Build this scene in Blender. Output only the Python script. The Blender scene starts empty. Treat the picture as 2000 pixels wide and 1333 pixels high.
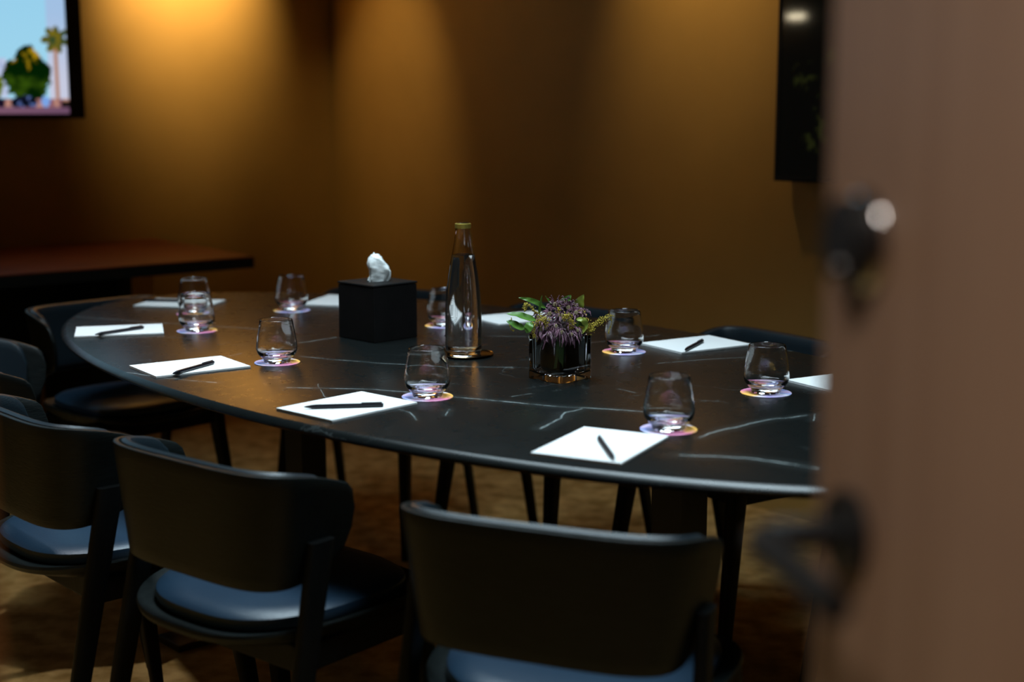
import bpy, bmesh, math, random
from mathutils import Vector, Matrix, noise
random.seed(7)
PI = math.pi
SC = bpy.context.scene
COL = SC.collection

# ------------------------------------------------------------------ frames
EYE = 1.265
PITCH = math.radians(9.352)
def dirv(yaw):                       # unit vector, yaw clockwise from +Y
    y = math.radians(yaw); return Vector((math.sin(y), math.cos(y), 0))
TC = Vector((-.126, 2.995, 0))       # centre of the table on the floor
TA, TB = dirv(-41.9), dirv(48.1)     # table: long axis / short axis
RV, RU = dirv(-40), dirv(50)         # room: along the back wall / towards the back wall
def T(al, ac, z=0): return TC + TA*al + TB*ac + Vector((0, 0, z))
def R(r, q, z=0): return TC + RV*r + RU*q + Vector((0, 0, z))
YT, YR = -math.radians(48.1), -math.radians(50)
LR, QB, QN, CEIL = 2.93, 1.6, -1.575, 2.5
DW = .955                            # door width
RH = -1.815 - .86*DW                 # hinge position along RV
JAMB = RH + DW + .033

# ------------------------------------------------------------------ camera
cam = bpy.data.cameras.new('camera'); co = bpy.data.objects.new('camera', cam); COL.objects.link(co)
co.location = (0, 0, EYE); co.rotation_euler = (PI/2 - PITCH, 0, 0)
cam.lens = 50.0; cam.sensor_width = 36; cam.clip_start = .02
cam.dof.use_dof = True; cam.dof.focus_distance = 2.8; cam.dof.aperture_fstop = 2.0
SC.camera = co
SC.view_settings.view_transform = 'Standard'; SC.view_settings.look = 'None'
SC.view_settings.gamma = 1; SC.view_settings.exposure = 0; SC.view_settings.use_curve_mapping = False
w = bpy.data.worlds.new('world'); SC.world = w; w.use_nodes = True
w.node_tree.nodes['Background'].inputs[0].default_value = (.5, .62, .8, 1)
w.node_tree.nodes['Background'].inputs[1].default_value = .004

# ------------------------------------------------------------------ lights
def spot(loc, target, power, col, size, blend=1, rad=.03):
    l = bpy.data.lights.new('ceiling_spot', 'SPOT'); l.energy = power; l.color = col
    l.spot_size = math.radians(size); l.spot_blend = blend; l.shadow_soft_size = rad
    o = bpy.data.objects.new('ceiling_spot', l); COL.objects.link(o); o.location = loc
    o.rotation_euler = (Vector(target) - Vector(loc)).to_track_quat('-Z', 'Y').to_euler()
def area(loc, target, power, col, sx, sy, spread=180):
    l = bpy.data.lights.new('ceiling_panel_light', 'AREA'); l.energy = power; l.color = col
    l.shape = 'RECTANGLE'; l.size = sx; l.size_y = sy; l.spread = math.radians(spread)
    o = bpy.data.objects.new('ceiling_panel_light', l); COL.objects.link(o); o.location = loc
    o.rotation_euler = (Vector(target) - Vector(loc)).to_track_quat('-Z', 'Y').to_euler() if target is not None else (0, 0, YR)
WARM = (1, .71, .31)
COOL = (.71, .90, 1.0)
spot(R(2.52, .88, 2.3), R(2.93, .90, 1.91), 158, WARM, 73, 1)         # aimed at the left wall
spot(R(2.30, .95, 2.35), R(2.50, 1.6, 1.18), 30, WARM, 50, 1)          # unseen extra spot, added to brighten the back wall near the corner
spot(R(.78, 1.18, 2.3), R(.76, 1.6, 1.76), 31, WARM, 70, 1)            # aimed at the back wall
area(R(-.35, -.22, 2.46), None, 27, COOL, 2.3, .5, 98)                # cool ceiling panel over the table
spot(R(.62, -1.02, 2.45), R(.62, -1.0, 0), 55, (.88, .94, 1), 58, .8)  # small cool downlight behind the near chairs
area(Vector((-.42, .15, 2.3)), Vector((.30, .35, 1.0)), 4.8, (1, .86, .74), .4, .4, 100)   # corridor light

# ------------------------------------------------------------------ helpers
def tag(o, label=None, cat=None, group=None, kind=None):
    if label: o['label'] = label
    if cat: o['category'] = cat
    if group: o['group'] = group
    if kind: o['kind'] = kind
    return o
def link(name, me, mat, parent=None, loc=None, rotz=0, smooth=True):
    if smooth is not None:
        for p in me.polygons: p.use_smooth = smooth
    o = bpy.data.objects.new(name, me); COL.objects.link(o)
    for m in (mat if isinstance(mat, (list, tuple)) else [mat]): me.materials.append(m)
    if parent: o.parent = parent
    if loc is not None: o.location = loc
    o.rotation_euler = (0, 0, rotz)
    return o
def empty(name, loc, rotz=0):
    o = bpy.data.objects.new(name, None); COL.objects.link(o); o.location = loc
    o.rotation_euler = (0, 0, rotz); o.empty_display_size = .05
    return o
def mesh(verts, faces):
    me = bpy.data.meshes.new('mesh'); me.from_pydata([tuple(v) for v in verts], [], faces); me.validate(); me.update()
    bm = bmesh.new(); bm.from_mesh(me); bmesh.ops.recalc_face_normals(bm, faces=bm.faces); bm.to_mesh(me); bm.free()
    return me
class MB:
    def __init__(s): s.v = []; s.f = []
    def add(s, v, f):
        n = len(s.v); s.v += [Vector(p) for p in v]; s.f += [tuple(i+n for i in q) for q in f]; return s
    def loft(s, rings, closed=True, cap0=True, cap1=True, loop=False):
        n = len(rings[0]); v = [p for r in rings for p in r]; f = []
        m = len(rings)
        for i in range(m if loop else m-1):
            for j in range(n if closed else n-1):
                k = (j+1) % n; i2 = (i+1) % m
                f.append((i*n+j, i*n+k, i2*n+k, i2*n+j))
        if cap0 and not loop: f.append(tuple(range(n)))
        if cap1 and not loop: f.append(tuple((m-1)*n+j for j in reversed(range(n))))
        return s.add(v, f)
    def box(s, c, d, rz=0, bev=0):
        bm = bmesh.new(); bmesh.ops.create_cube(bm, size=1)
        for v in bm.verts: v.co = Vector((v.co.x*d[0], v.co.y*d[1], v.co.z*d[2]))
        if bev: bmesh.ops.bevel(bm, geom=list(bm.edges), offset=bev, segments=2, profile=.7, affect='EDGES')
        M = Matrix.Translation(c) @ Matrix.Rotation(rz, 4, 'Z')
        bm.verts.index_update()
        s.add([M @ v.co for v in bm.verts], [tuple(v.index for v in f.verts) for f in bm.faces]); bm.free(); return s
    def tube(s, pts, rad, n=10, cap=True):
        pts = [Vector(p) for p in pts]; rings = []
        for i, p in enumerate(pts):
            t = (pts[min(i+1, len(pts)-1)] - pts[max(i-1, 0)]).normalized()
            up = Vector((0, 0, 1)) if abs(t.z) < .95 else Vector((1, 0, 0))
            a = t.cross(up).normalized(); b = t.cross(a)
            r = rad[i] if isinstance(rad, (list, tuple)) else rad
            rings.append([p + a*r*math.cos(2*PI*k/n) + b*r*math.sin(2*PI*k/n) for k in range(n)])
        return s.loft(rings, True, cap, cap)
    def lathe(s, prof, n=48, c=(0, 0, 0), closed_prof=False):
        c = Vector(c)
        rings = []
        for r, z in prof:
            rings.append([c + Vector((max(r, 1e-5)*math.cos(2*PI*k/n), max(r, 1e-5)*math.sin(2*PI*k/n), z)) for k in range(n)])
        return s.loft(rings, True, True, True, loop=closed_prof)
    def sphere(s, c, r, u=8, v=5, sc=(1, 1, 1)):
        c = Vector(c); rings = []
        for i in range(v+1):
            t = PI*i/v; rr = max(math.sin(t), .02)*r
            rings.append([c + Vector((rr*math.cos(2*PI*k/u)*sc[0], rr*math.sin(2*PI*k/u)*sc[1], r*math.cos(t)*sc[2])) for k in range(u)])
        return s.loft(rings)
    def build(s, name, mat, parent=None, loc=None, rotz=0, smooth=True):
        me = mesh(s.v, s.f)
        o = link(name, me, mat, parent, loc, rotz, smooth)
        if smooth == 'auto' or smooth is True:
            for e in me.edges: pass
            try: me.set_sharp_from_angle(angle=math.radians(38))
            except Exception: pass
        return o
def catmull(pts, n=6):
    P = [Vector(p) for p in pts]; P = [P[0]*2-P[1]] + P + [P[-1]*2-P[-2]]; out = []
    for i in range(1, len(P)-2):
        for k in range(n):
            t = k/n; a, b, c, d = P[i-1], P[i], P[i+1], P[i+2]
            out.append(.5*((2*b) + (c-a)*t + (2*a-5*b+4*c-d)*t*t + (3*b-a-3*c+d)*t**3))
    out.append(P[-2]); return out

# ------------------------------------------------------------------ materials
def pm(name, col=(.5, .5, .5), rough=.5, metal=0, spec=.5, **kw):
    m = bpy.data.materials.new(name); m.use_nodes = True; b = m.node_tree.nodes['Principled BSDF']
    b.inputs['Base Color'].default_value = (*col, 1); b.inputs['Roughness'].default_value = rough
    b.inputs['Metallic'].default_value = metal; b.inputs['Specular IOR Level'].default_value = spec
    for k, v in kw.items(): b.inputs[k.replace('_', ' ')].default_value = v
    return m
def N(m, t, **kw):
    n = m.node_tree.nodes.new(t)
    for k, v in kw.items(): setattr(n, k, v)
    return n
def L(m, a, b): m.node_tree.links.new(a, b)
def noisy(name, c1, c2, scale, rough=.5, bump=0, stretch=(1, 1, 1), detail=5, spec=.5, lo=.35, hi=.65, bscale=None, rr=None, **kw):
    """two colours mixed by object-space noise, with an optional bump"""
    m = pm(name, c1, rough, spec=spec, **kw); b = m.node_tree.nodes['Principled BSDF']
    tc = N(m, 'ShaderNodeTexCoord'); mp = N(m, 'ShaderNodeMapping'); mp.inputs['Scale'].default_value = stretch
    nz = N(m, 'ShaderNodeTexNoise'); nz.inputs['Scale'].default_value = scale; nz.inputs['Detail'].default_value = detail
    cr = N(m, 'ShaderNodeValToRGB'); cr.color_ramp.elements[0].color = (*c1, 1); cr.color_ramp.elements[1].color = (*c2, 1)
    cr.color_ramp.elements[0].position = lo; cr.color_ramp.elements[1].position = hi
    L(m, tc.outputs['Object'], mp.inputs[0]); L(m, mp.outputs[0], nz.inputs[0]); L(m, nz.outputs[0], cr.inputs[0]); L(m, cr.outputs[0], b.inputs['Base Color'])
    if bump:
        bp = N(m, 'ShaderNodeBump'); bp.inputs['Strength'].default_value = bump; bp.inputs['Distance'].default_value = .002
        n2 = nz
        if bscale:
            n2 = N(m, 'ShaderNodeTexNoise'); n2.inputs['Scale'].default_value = bscale; n2.inputs['Detail'].default_value = 4; L(m, mp.outputs[0], n2.inputs[0])
        L(m, n2.outputs[0], bp.inputs['Height']); L(m, bp.outputs[0], b.inputs['Normal'])
    return m
M_wall = noisy('ochre_wall_paint', (.37, .22, .062), (.41, .245, .072), 3, .6, .15, bscale=120, spec=.3)
M_ceil = noisy('ceiling_paint', (.05, .04, .03), (.06, .05, .035), 4, .9, spec=.1)
M_carpet = noisy('mottled_carpet', (.32, .175, .05), (.60, .36, .13), 16, .95, .9, detail=8, spec=.05, bscale=260)
M_ash = noisy('black_stained_ash', (.0030, .0052, .0052), (.0065, .010, .0098), 14, .42, .35, stretch=(2, 2, 26), detail=6, bscale=22, spec=.32)
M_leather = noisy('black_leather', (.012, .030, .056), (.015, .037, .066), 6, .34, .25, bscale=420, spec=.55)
M_leg = noisy('black_ash_leg_shaded', (.0022, .0026, .0024), (.0045, .005, .005), 14, .5, .3, stretch=(20, 20, 2), detail=5, spec=.2)  # the ash stain again, darkened so the legs sink into shade
M_leather_back = noisy('black_leather_back_shaded', (.007, .014, .020), (.009, .018, .025), 6, .36, .25, bscale=420, spec=.5)  # the seat leather again, darkened to stand in for weaker light
M_steel = pm('black_powder_steel', (.012, .012, .013), .45)
M_box = noisy('black_leather_box', (.005, .0045, .0045), (.007, .006, .006), 30, .55, .15, bscale=300, spec=.2)
M_desk = noisy('reddish_brown_wood', (.18, .036, .010), (.32, .070, .020), 5, .38, .1, stretch=(9, 1, 9), detail=7, spec=.3)
M_deskdark = pm('dark_desk_edge', (.006, .008, .008), .6, spec=.2)
M_paper = noisy('white_paper', (.80, .80, .80), (.84, .84, .83), 9, .7, spec=.2)
M_pen = pm('black_pen', (.006, .006, .010), .3)
M_tissue = noisy('white_tissue', (.80, .84, .83), (.88, .90, .89), 30, .8, .2, spec=.1)
M_blackplastic = pm('black_plastic', (.005, .005, .005), .5, spec=.25)
M_brass = pm('brushed_gold_cap', (.62, .47, .10), .38, .85)
M_tray = pm('dark_polished_metal', (.16, .12, .07), .18, 1)
M_chrome = pm('chrome', (.75, .78, .82), .12, 1)
M_doorblack = pm('black_door_hardware', (.010, .013, .016), .38, spec=.5)
M_print = pm('dark_print', (.01, .012, .02), .5)
M_glass = pm('clear_glass', (1, 1, 1), .0); g = M_glass.node_tree.nodes['Principled BSDF']
g.inputs['Transmission Weight'].default_value = 1; g.inputs['IOR'].default_value = 1.5
M_water = pm('water', (1, 1, 1), .0); g = M_water.node_tree.nodes['Principled BSDF']
g.inputs['Transmission Weight'].default_value = 1; g.inputs['IOR'].default_value = 1.33
M_lining = noisy('dark_leaf_lining', (.0015, .003, .0015), (.003, .005, .002), 12, .7, .2, spec=.1)
M_leaf = noisy('green_leaf', (.05, .14, .018), (.10, .22, .03), 25, .4, .2, stretch=(1, 1, 1), Subsurface_Weight=.0)
M_leafy = noisy('yellow_green_leaf', (.17, .22, .03), (.28, .32, .04), 25, .45, .2)
M_stem = noisy('green_stem', (.03, .10, .02), (.10, .18, .03), 20, .5)
M_petal = noisy('purple_petal', (.045, .018, .030), (.27, .125, .18), 60, .55, lo=.3, hi=.7)
M_petaltip = noisy('cream_petal', (.34, .27, .13), (.46, .38, .22), 60, .55)
M_bead = noisy('yellow_bead', (.26, .19, .02), (.62, .48, .06), 80, .5)

def door_wood():
    m = noisy('brown_door_veneer', (.27, .170, .115), (.35, .235, .165), 5, .42, .05, stretch=(9, 9, .35), detail=4, spec=.35, lo=.3, hi=.7); return m
M_door = door_wood()
M_jamb = noisy('orange_brown_jamb_wood', (.26, .12, .04), (.32, .15, .05), 6, .5, stretch=(9, 9, .4), spec=.3)

def coaster_mat():
    m = pm('pastel_coaster', rough=.6, spec=.2); b = m.node_tree.nodes['Principled BSDF']
    tc = N(m, 'ShaderNodeTexCoord'); gr = N(m, 'ShaderNodeTexGradient', gradient_type='RADIAL')
    nz = N(m, 'ShaderNodeTexNoise'); nz.inputs['Scale'].default_value = 22; nz.inputs['Detail'].default_value = 3
    mx = N(m, 'ShaderNodeMath', operation='MULTIPLY_ADD'); mx.inputs[1].default_value = .55
    sb = N(m, 'ShaderNodeMath', operation='SUBTRACT'); sb.inputs[1].default_value = .27
    cr = N(m, 'ShaderNodeValToRGB'); cr.color_ramp.interpolation = 'LINEAR'
    els = [(0, (.35, .40, .85)), (.10, (.70, .72, .95)), (.2, (.85, .55, .75)), (.32, (.85, .30, .52)), (.42, (.9, .25, .45)), (.5, (.95, .50, .10)), (.56, (.95, .55, .2)), (.62, (.85, .75, .85)), (.72, (.55, .45, .85)), (.82, (.85, .82, .95)), (.9, (.30, .45, .88)), (1, (.75, .6, .9))]
    while len(cr.color_ramp.elements) < len(els): cr.color_ramp.elements.new(.5)
    for e, (p, c) in zip(cr.color_ramp.elements, els): e.position = p; e.color = (*c, 1)
    L(m, tc.outputs['Object'], gr.inputs[0]); L(m, tc.outputs['Object'], nz.inputs[0])
    L(m, nz.outputs[0], mx.inputs[0]); L(m, gr.outputs['Fac'], mx.inputs[2]); L(m, mx.outputs[0], sb.inputs[0]); L(m, sb.outputs[0], cr.inputs[0])
    L(m, cr.outputs[0], b.inputs['Base Color']); return m
M_coaster = coaster_mat()

VEINS = [([(0.058, -0.457), (0.183, -0.346), (0.248, -0.31), (0.341, -0.278), (0.514, -0.201), (0.662, -0.113), (0.706, -0.069)], 1.3), ([(-0.207, -0.248), (-0.045, -0.178), (0.096, -0.083), (0.189, 0.003)], 0.8), ([(-0.358, -0.148), (-0.371, -0.043)], 0.8), ([(-1.078, -0.345), (-0.902, -0.266), (-0.663, -0.148), (-0.586, -0.11)], 0.8), ([(-0.287, -0.612), (-0.17, -0.58), (-0.073, -0.534)], 1), ([(0.568, -0.179), (0.57, -0.221), (0.602, -0.26), (0.637, -0.338)], 1.2), ([(0.851, -0.188), (0.843, -0.108), (0.843, -0.045), (0.848, 0.014), (0.868, 0.073)], 1.2), ([(0.899, 0.046), (0.873, 0.091)], 0.8), ([(0.913, -0.303), (0.951, -0.265), (1.005, -0.234), (1.102, -0.213)], 1.6), ([(0.356, 0.26), (0.387, 0.358), (0.43, 0.453)], 0.6), ([(0.442, 0.582), (0.467, 0.589)], 0.6), ([(-0.143, 0.234), (-0.081, 0.291)], 0.6), ([(0.08, 0.341), (0.089, 0.437), (0.109, 0.536)], 0.5), ([(0.067, -0.393), (0.179, -0.451), (0.2, -0.45)], 0.35), ([(0.49, 0.002), (0.536, -0.004)], 0.5), ([(0.359, -0.419), (0.391, -0.421), (0.444, -0.449)], 0.6), ([(0.452, -0.39), (0.419, -0.352)], 0.7), ([(0.408, -0.197), (0.416, -0.153)], 0.4), ([(-0.306, -0.386), (-0.332, -0.321)], 0.4)]
def stone_mat():
    m = pm('dark_veined_stone', (.010, .012, .012), .27, spec=.36); b = m.node_tree.nodes['Principled BSDF']
    tc = N(m, 'ShaderNodeTexCoord')
    def noise_(scale, det, src): n = N(m, 'ShaderNodeTexNoise'); n.inputs['Scale'].default_value = scale; n.inputs['Detail'].default_value = det; L(m, src, n.inputs[0]); return n
    n1 = noise_(14, 4, tc.outputs['Object'])
    s1 = N(m, 'ShaderNodeVectorMath', operation='SUBTRACT'); s1.inputs[1].default_value = (.5, .5, .5); L(m, n1.outputs['Color'], s1.inputs[0])
    s2 = N(m, 'ShaderNodeVectorMath', operation='SCALE'); s2.inputs['Scale'].default_value = .022; L(m, s1.outputs[0], s2.inputs[0])
    ad = N(m, 'ShaderNodeVectorMath', operation='ADD'); L(m, tc.outputs['Object'], ad.inputs[0]); L(m, s2.outputs[0], ad.inputs[1])
    fl = N(m, 'ShaderNodeVectorMath', operation='MULTIPLY'); fl.inputs[1].default_value = (1, 1, 0); L(m, ad.outputs[0], fl.inputs[0])
    P = fl.outputs[0]; cur = None
    for pts, wt in VEINS:
        for (x0, y0), (x1, y1) in zip(pts[:-1], pts[1:]):
            ba = Vector((x1-x0, y1-y0, 0)); bb = ba/ba.length_squared
            a = N(m, 'ShaderNodeVectorMath', operation='SUBTRACT'); L(m, P, a.inputs[0]); a.inputs[1].default_value = (x0, y0, 0)
            d = N(m, 'ShaderNodeVectorMath', operation='DOT_PRODUCT'); L(m, a.outputs[0], d.inputs[0]); d.inputs[1].default_value = bb
            c = N(m, 'ShaderNodeClamp'); L(m, d.outputs['Value'], c.inputs[0])
            s = N(m, 'ShaderNodeVectorMath', operation='SCALE'); s.inputs[0].default_value = ba; L(m, c.outputs[0], s.inputs['Scale'])
            e = N(m, 'ShaderNodeVectorMath', operation='DISTANCE'); L(m, a.outputs[0], e.inputs[0]); L(m, s.outputs[0], e.inputs[1])
            k = N(m, 'ShaderNodeMath', operation='DIVIDE'); L(m, e.outputs['Value'], k.inputs[0]); k.inputs[1].default_value = wt
            if cur is None: cur = k.outputs[0]
            else:
                q = N(m, 'ShaderNodeMath', operation='MINIMUM'); L(m, cur, q.inputs[0]); L(m, k.outputs[0], q.inputs[1]); cur = q.outputs[0]
    sharp = N(m, 'ShaderNodeMapRange'); sharp.inputs['From Min'].default_value = .0002; sharp.inputs['From Max'].default_value = .0019
    sharp.inputs['To Min'].default_value = 1; sharp.inputs['To Max'].default_value = 0; L(m, cur, sharp.inputs['Value'])
    haze = N(m, 'ShaderNodeMapRange'); haze.inputs['From Min'].default_value = .0; haze.inputs['From Max'].default_value = .02
    haze.inputs['To Min'].default_value = .035; haze.inputs['To Max'].default_value = 0; L(m, cur, haze.inputs['Value'])
    # breakup and fine scratches
    nb = noise_(30, 6, tc.outputs['Object'])
    br = N(m, 'ShaderNodeMapRange'); br.inputs['From Min'].default_value = .38; br.inputs['From Max'].default_value = .56; br.inputs['To Min'].default_value = .25; L(m, nb.outputs[0], br.inputs['Value'])
    mu = N(m, 'ShaderNodeMath', operation='MULTIPLY'); L(m, sharp.outputs[0], mu.inputs[0]); L(m, br.outputs[0], mu.inputs[1])
    n3 = noise_(5, 12, ad.outputs[0]); 
    ab = N(m, 'ShaderNodeMath', operation='SUBTRACT'); ab.inputs[1].default_value = .5; L(m, n3.outputs[0], ab.inputs[0])
    ab2 = N(m, 'ShaderNodeMath', operation='ABSOLUTE'); L(m, ab.outputs[0], ab2.inputs[0])
    sc_ = N(m, 'ShaderNodeMapRange'); sc_.inputs['From Min'].default_value = 0; sc_.inputs['From Max'].default_value = .005; sc_.inputs['To Min'].default_value = .13; sc_.inputs['To Max'].default_value = 0; L(m, ab2.outputs[0], sc_.inputs['Value'])
    n4 = noise_(3.3, 2, tc.outputs['Object'])
    gate = N(m, 'ShaderNodeMapRange'); gate.inputs['From Min'].default_value = .52; gate.inputs['From Max'].default_value = .68; L(m, n4.outputs[0], gate.inputs['Value'])
    g2 = N(m, 'ShaderNodeMath', operation='MULTIPLY'); L(m, sc_.outputs[0], g2.inputs[0]); L(m, gate.outputs[0], g2.inputs[1])
    mxx = N(m, 'ShaderNodeMath', operation='MAXIMUM'); L(m, mu.outputs[0], mxx.inputs[0]); L(m, g2.outputs[0], mxx.inputs[1])
    hh = N(m, 'ShaderNodeMath', operation='MAXIMUM'); L(m, mxx.outputs[0], hh.inputs[0]); L(m, haze.outputs[0], hh.inputs[1])
    mix = N(m, 'ShaderNodeMix', data_type='RGBA'); L(m, hh.outputs[0], mix.inputs['Factor'])
    mix.inputs['A'].default_value = (.005, .0065, .0065, 1); mix.inputs['B'].default_value = (.30, .35, .35, 1)
    L(m, mix.outputs['Result'], b.inputs['Base Color'])
    rn = N(m, 'ShaderNodeMapRange'); rn.inputs['To Min'].default_value = .25; rn.inputs['To Max'].default_value = .31; L(m, nb.outputs[0], rn.inputs['Value']); L(m, rn.outputs[0], b.inputs['Roughness'])
    return m
M_stone = stone_mat()

# ------------------------------------------------------------------ the room
def slab(name, p0, p1, thick_dir, t, z0, z1, mat):
    """vertical wall between two floor points, thickness going along thick_dir"""
    a, b = Vector(p0), Vector(p1); n = Vector(thick_dir)*t
    v = []
    for z in (z0, z1):
        for p in (a, b, b+n, a+n): v.append(Vector((p.x, p.y, z)))
    o = link(name, mesh(v, [(0, 1, 2, 3), (4, 5, 6, 7), (0, 1, 5, 4), (1, 2, 6, 5), (2, 3, 7, 6), (3, 0, 4, 7)]), mat, smooth=False)
    o['kind'] = 'structure'; return o
RR = -3.4
slab('wall_back', R(RR-.12, QB), R(LR+.12, QB), RU, .12, 0, CEIL, M_wall)
slab('wall_left', R(LR, QN), R(LR, QB), RV, .12, 0, CEIL, M_wall)
slab('wall_right', R(RR, QN), R(RR, QB), -RV, .12, 0, CEIL, M_wall)
# doorway wall: one mesh with the opening cut out
wm = MB()
def nearbox(r0, r1, z0, z1):
    P = [R(r0, QN), R(r1, QN), R(r1, QN-.12), R(r0, QN-.12)]
    v = [Vector((p.x, p.y, z)) for z in (z0, z1) for p in P]
    wm.add(v, [(0, 1, 2, 3), (4, 5, 6, 7), (0, 1, 5, 4), (1, 2, 6, 5), (2, 3, 7, 6), (3, 0, 4, 7)])
nearbox(RR-.12, RH-.035, 0, CEIL); nearbox(JAMB+.035, LR+.12, 0, CEIL); nearbox(RH-.035, JAMB+.035, 2.16, CEIL)
tag(wm.build('wall_front', M_wall, smooth=False), kind='structure')
def plate(name, z0, z1, mat):
    c = [R(RR-.12, QN-2.2), R(LR+.12, QN-2.2), R(LR+.12, QB+.12), R(RR-.12, QB+.12)]
    v = [Vector((p.x, p.y, z)) for z in (z0, z1) for p in c]
    tag(link(name, mesh(v, [(0, 1, 2, 3), (4, 5, 6, 7), (0, 1, 5, 4), (1, 2, 6, 5), (2, 3, 7, 6), (3, 0, 4, 7)]), mat, smooth=False), kind='structure')
plate('floor', -.1, 0, M_carpet); plate('ceiling', CEIL, CEIL+.1, M_ceil)
# timber door lining (both jambs and head)
jm = MB()
for r0, r1, z0, z1 in ((JAMB, JAMB+.035, 0, 2.16), (RH-.035, RH-.002, 0, 2.16), (RH-.002, JAMB, 2.125, 2.16)):
    P = [R(r0, QN+.001), R(r1, QN+.001), R(r1, QN-.13), R(r0, QN-.13)]
    v = [Vector((p.x, p.y, z)) for z in (z0, z1) for p in P]
    jm.add(v, [(0, 1, 2, 3), (4, 5, 6, 7), (0, 1, 5, 4), (1, 2, 6, 5), (2, 3, 7, 6), (3, 0, 4, 7)])
tag(jm.build('trim_1', M_jamb, smooth=False), kind='structure')

# ------------------------------------------------------------------ the open door
# local frame: origin at hinge on the floor, +X along the leaf to the free edge, -Y... outer face at y=0 looking to +Y
HX = Vector((.2+.17*DW, .9-.98*DW, 0))
dyaw = -9.84
door = empty('door_1', HX, math.radians(90-dyaw)); door['kind'] = 'structure'
lf = MB().box((DW/2, -.0225, 1.06), (DW-.004, .045, 2.10), bev=.0025)
lf.build('door_leaf', M_door, door, smooth=False)
hd = empty('door_handle', (DW-.062, 0, 1.007)); hd.parent = door
def yrot(prof, n=40):   # lathe around local +Y
    mb = MB(); mb.lathe(prof, n)
    mb.v = [Vector((v.x, v.z, -v.y)) for v in mb.v]; return mb
yrot([(0, .0), (.025, 0), (.0265, .002), (.0265, .009), (.025, .0105), (.012, .011), (0, .011)]).build('rose', M_doorblack, hd)
lv = MB(); lv.tube(catmull([(0, .009, 0), (0, .035, 0), (0, .052, 0), (-.006, .060, 0), (-.02, .063, 0), (-.06, .063, 0), (-.125, .063, 0)], 4), .0098, 16)
lv.build('lever', M_doorblack, hd)
lk = empty('door_lock', (DW-.066, 0, 1.187)); lk.parent = door
yrot([(0, 0), (.0250, 0), (.0260, .001), (.0260, .0175), (.0245, .0190), (0, .0190)]).build('lock_body', M_doorblack, lk)
yrot([(.0260, 0), (.0300, 0), (.0312, .0015), (.0308, .0040), (.0290, .0058), (.0262, .0066)]).build('lock_rim', M_chrome, lk)
kc = yrot([(0, .019), (.0065, .019), (.0065, .0215), (.0055, .0225), (0, .0225)]); kc.v = [v + Vector((0, 0, -.017)) for v in kc.v]
kc.build('key_cylinder', M_chrome, lk)

# ------------------------------------------------------------------ conference table
RXA, RYB = 1.325, .640
def ring(sx, z, n=160, dx=0): return [Vector(((RXA-dx)*math.cos(2*PI*k/n)*sx, (RYB-dx)*math.sin(2*PI*k/n)*sx, z)) for k in range(n)]
tbl = empty('conference_table', T(0, 0), YT)
tag(tbl, 'large oval conference table with a dark stone top veined in white', 'table')
tp = MB().loft([ring(1, .740, dx=.0150), ring(1, .7395, dx=.0135), ring(1, .7322, dx=.0008), ring(1, .7305), ring(1, .7285, dx=.0007), ring(1, .7265, dx=.0035), ring(1, .720, dx=.016), ring(1, .7165, dx=.03)])
tp.build('tabletop', M_stone, tbl)
for sx in (-1, 1):
    lg = MB().box((sx*.62, .03, .352), (.075, .075, .70), bev=.006); lg.build('leg', M_steel, tbl, smooth=False)
    bs = MB().box((sx*.62, 0, .009), (.10, .74, .018), bev=.004); bs.build('base_plate', M_steel, tbl, smooth=False)
    br = MB().box((sx*.62, 0, .7075), (.09, .74, .018), bev=.004); br.build('top_bracket', M_steel, tbl, smooth=False)
sb = MB().box((0, .03, .665), (1.17, .045, .055), bev=.004); sb.build('stretcher', M_steel, tbl, smooth=False)

# ------------------------------------------------------------------ chairs
CW, CD, CP, WING, RIMZ, DROP = .226, .125, .49, .07, .716, .045
def plan(n=44):
    pts = []
    for i in range(7): pts.append((-CW, WING*(1-i/7)))
    for i in range(n+1):
        t = -PI/2 + PI*i/n
        pts.append((CW*math.copysign(abs(math.sin(t))**CP, math.sin(t)), -CD*abs(math.cos(t))**CP))
    for i in range(1, 8): pts.append((CW, WING*i/7))
    # resample evenly + smooth
    for _ in range(5):
        P = [Vector((x, y, 0)) for x, y in pts]; d = [0]
        for a, b in zip(P[:-1], P[1:]): d.append(d[-1] + (b-a).length)
        out = []; M = 64; j = 0
        for i in range(M+1):
            s = d[-1]*i/M
            while j < len(d)-2 and d[j+1] < s: j += 1
            u = (s-d[j])/max(d[j+1]-d[j], 1e-9); out.append(P[j].lerp(P[j+1], min(u, 1)))
        out = [out[0]] + [(out[i-1]+out[i]*2+out[i+1])/4 for i in range(1, M)] + [out[-1]]
        pts = [(p.x, p.y) for p in out]
    return [Vector((x, y, 0)) for x, y in pts]
PLAN = plan()
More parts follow.
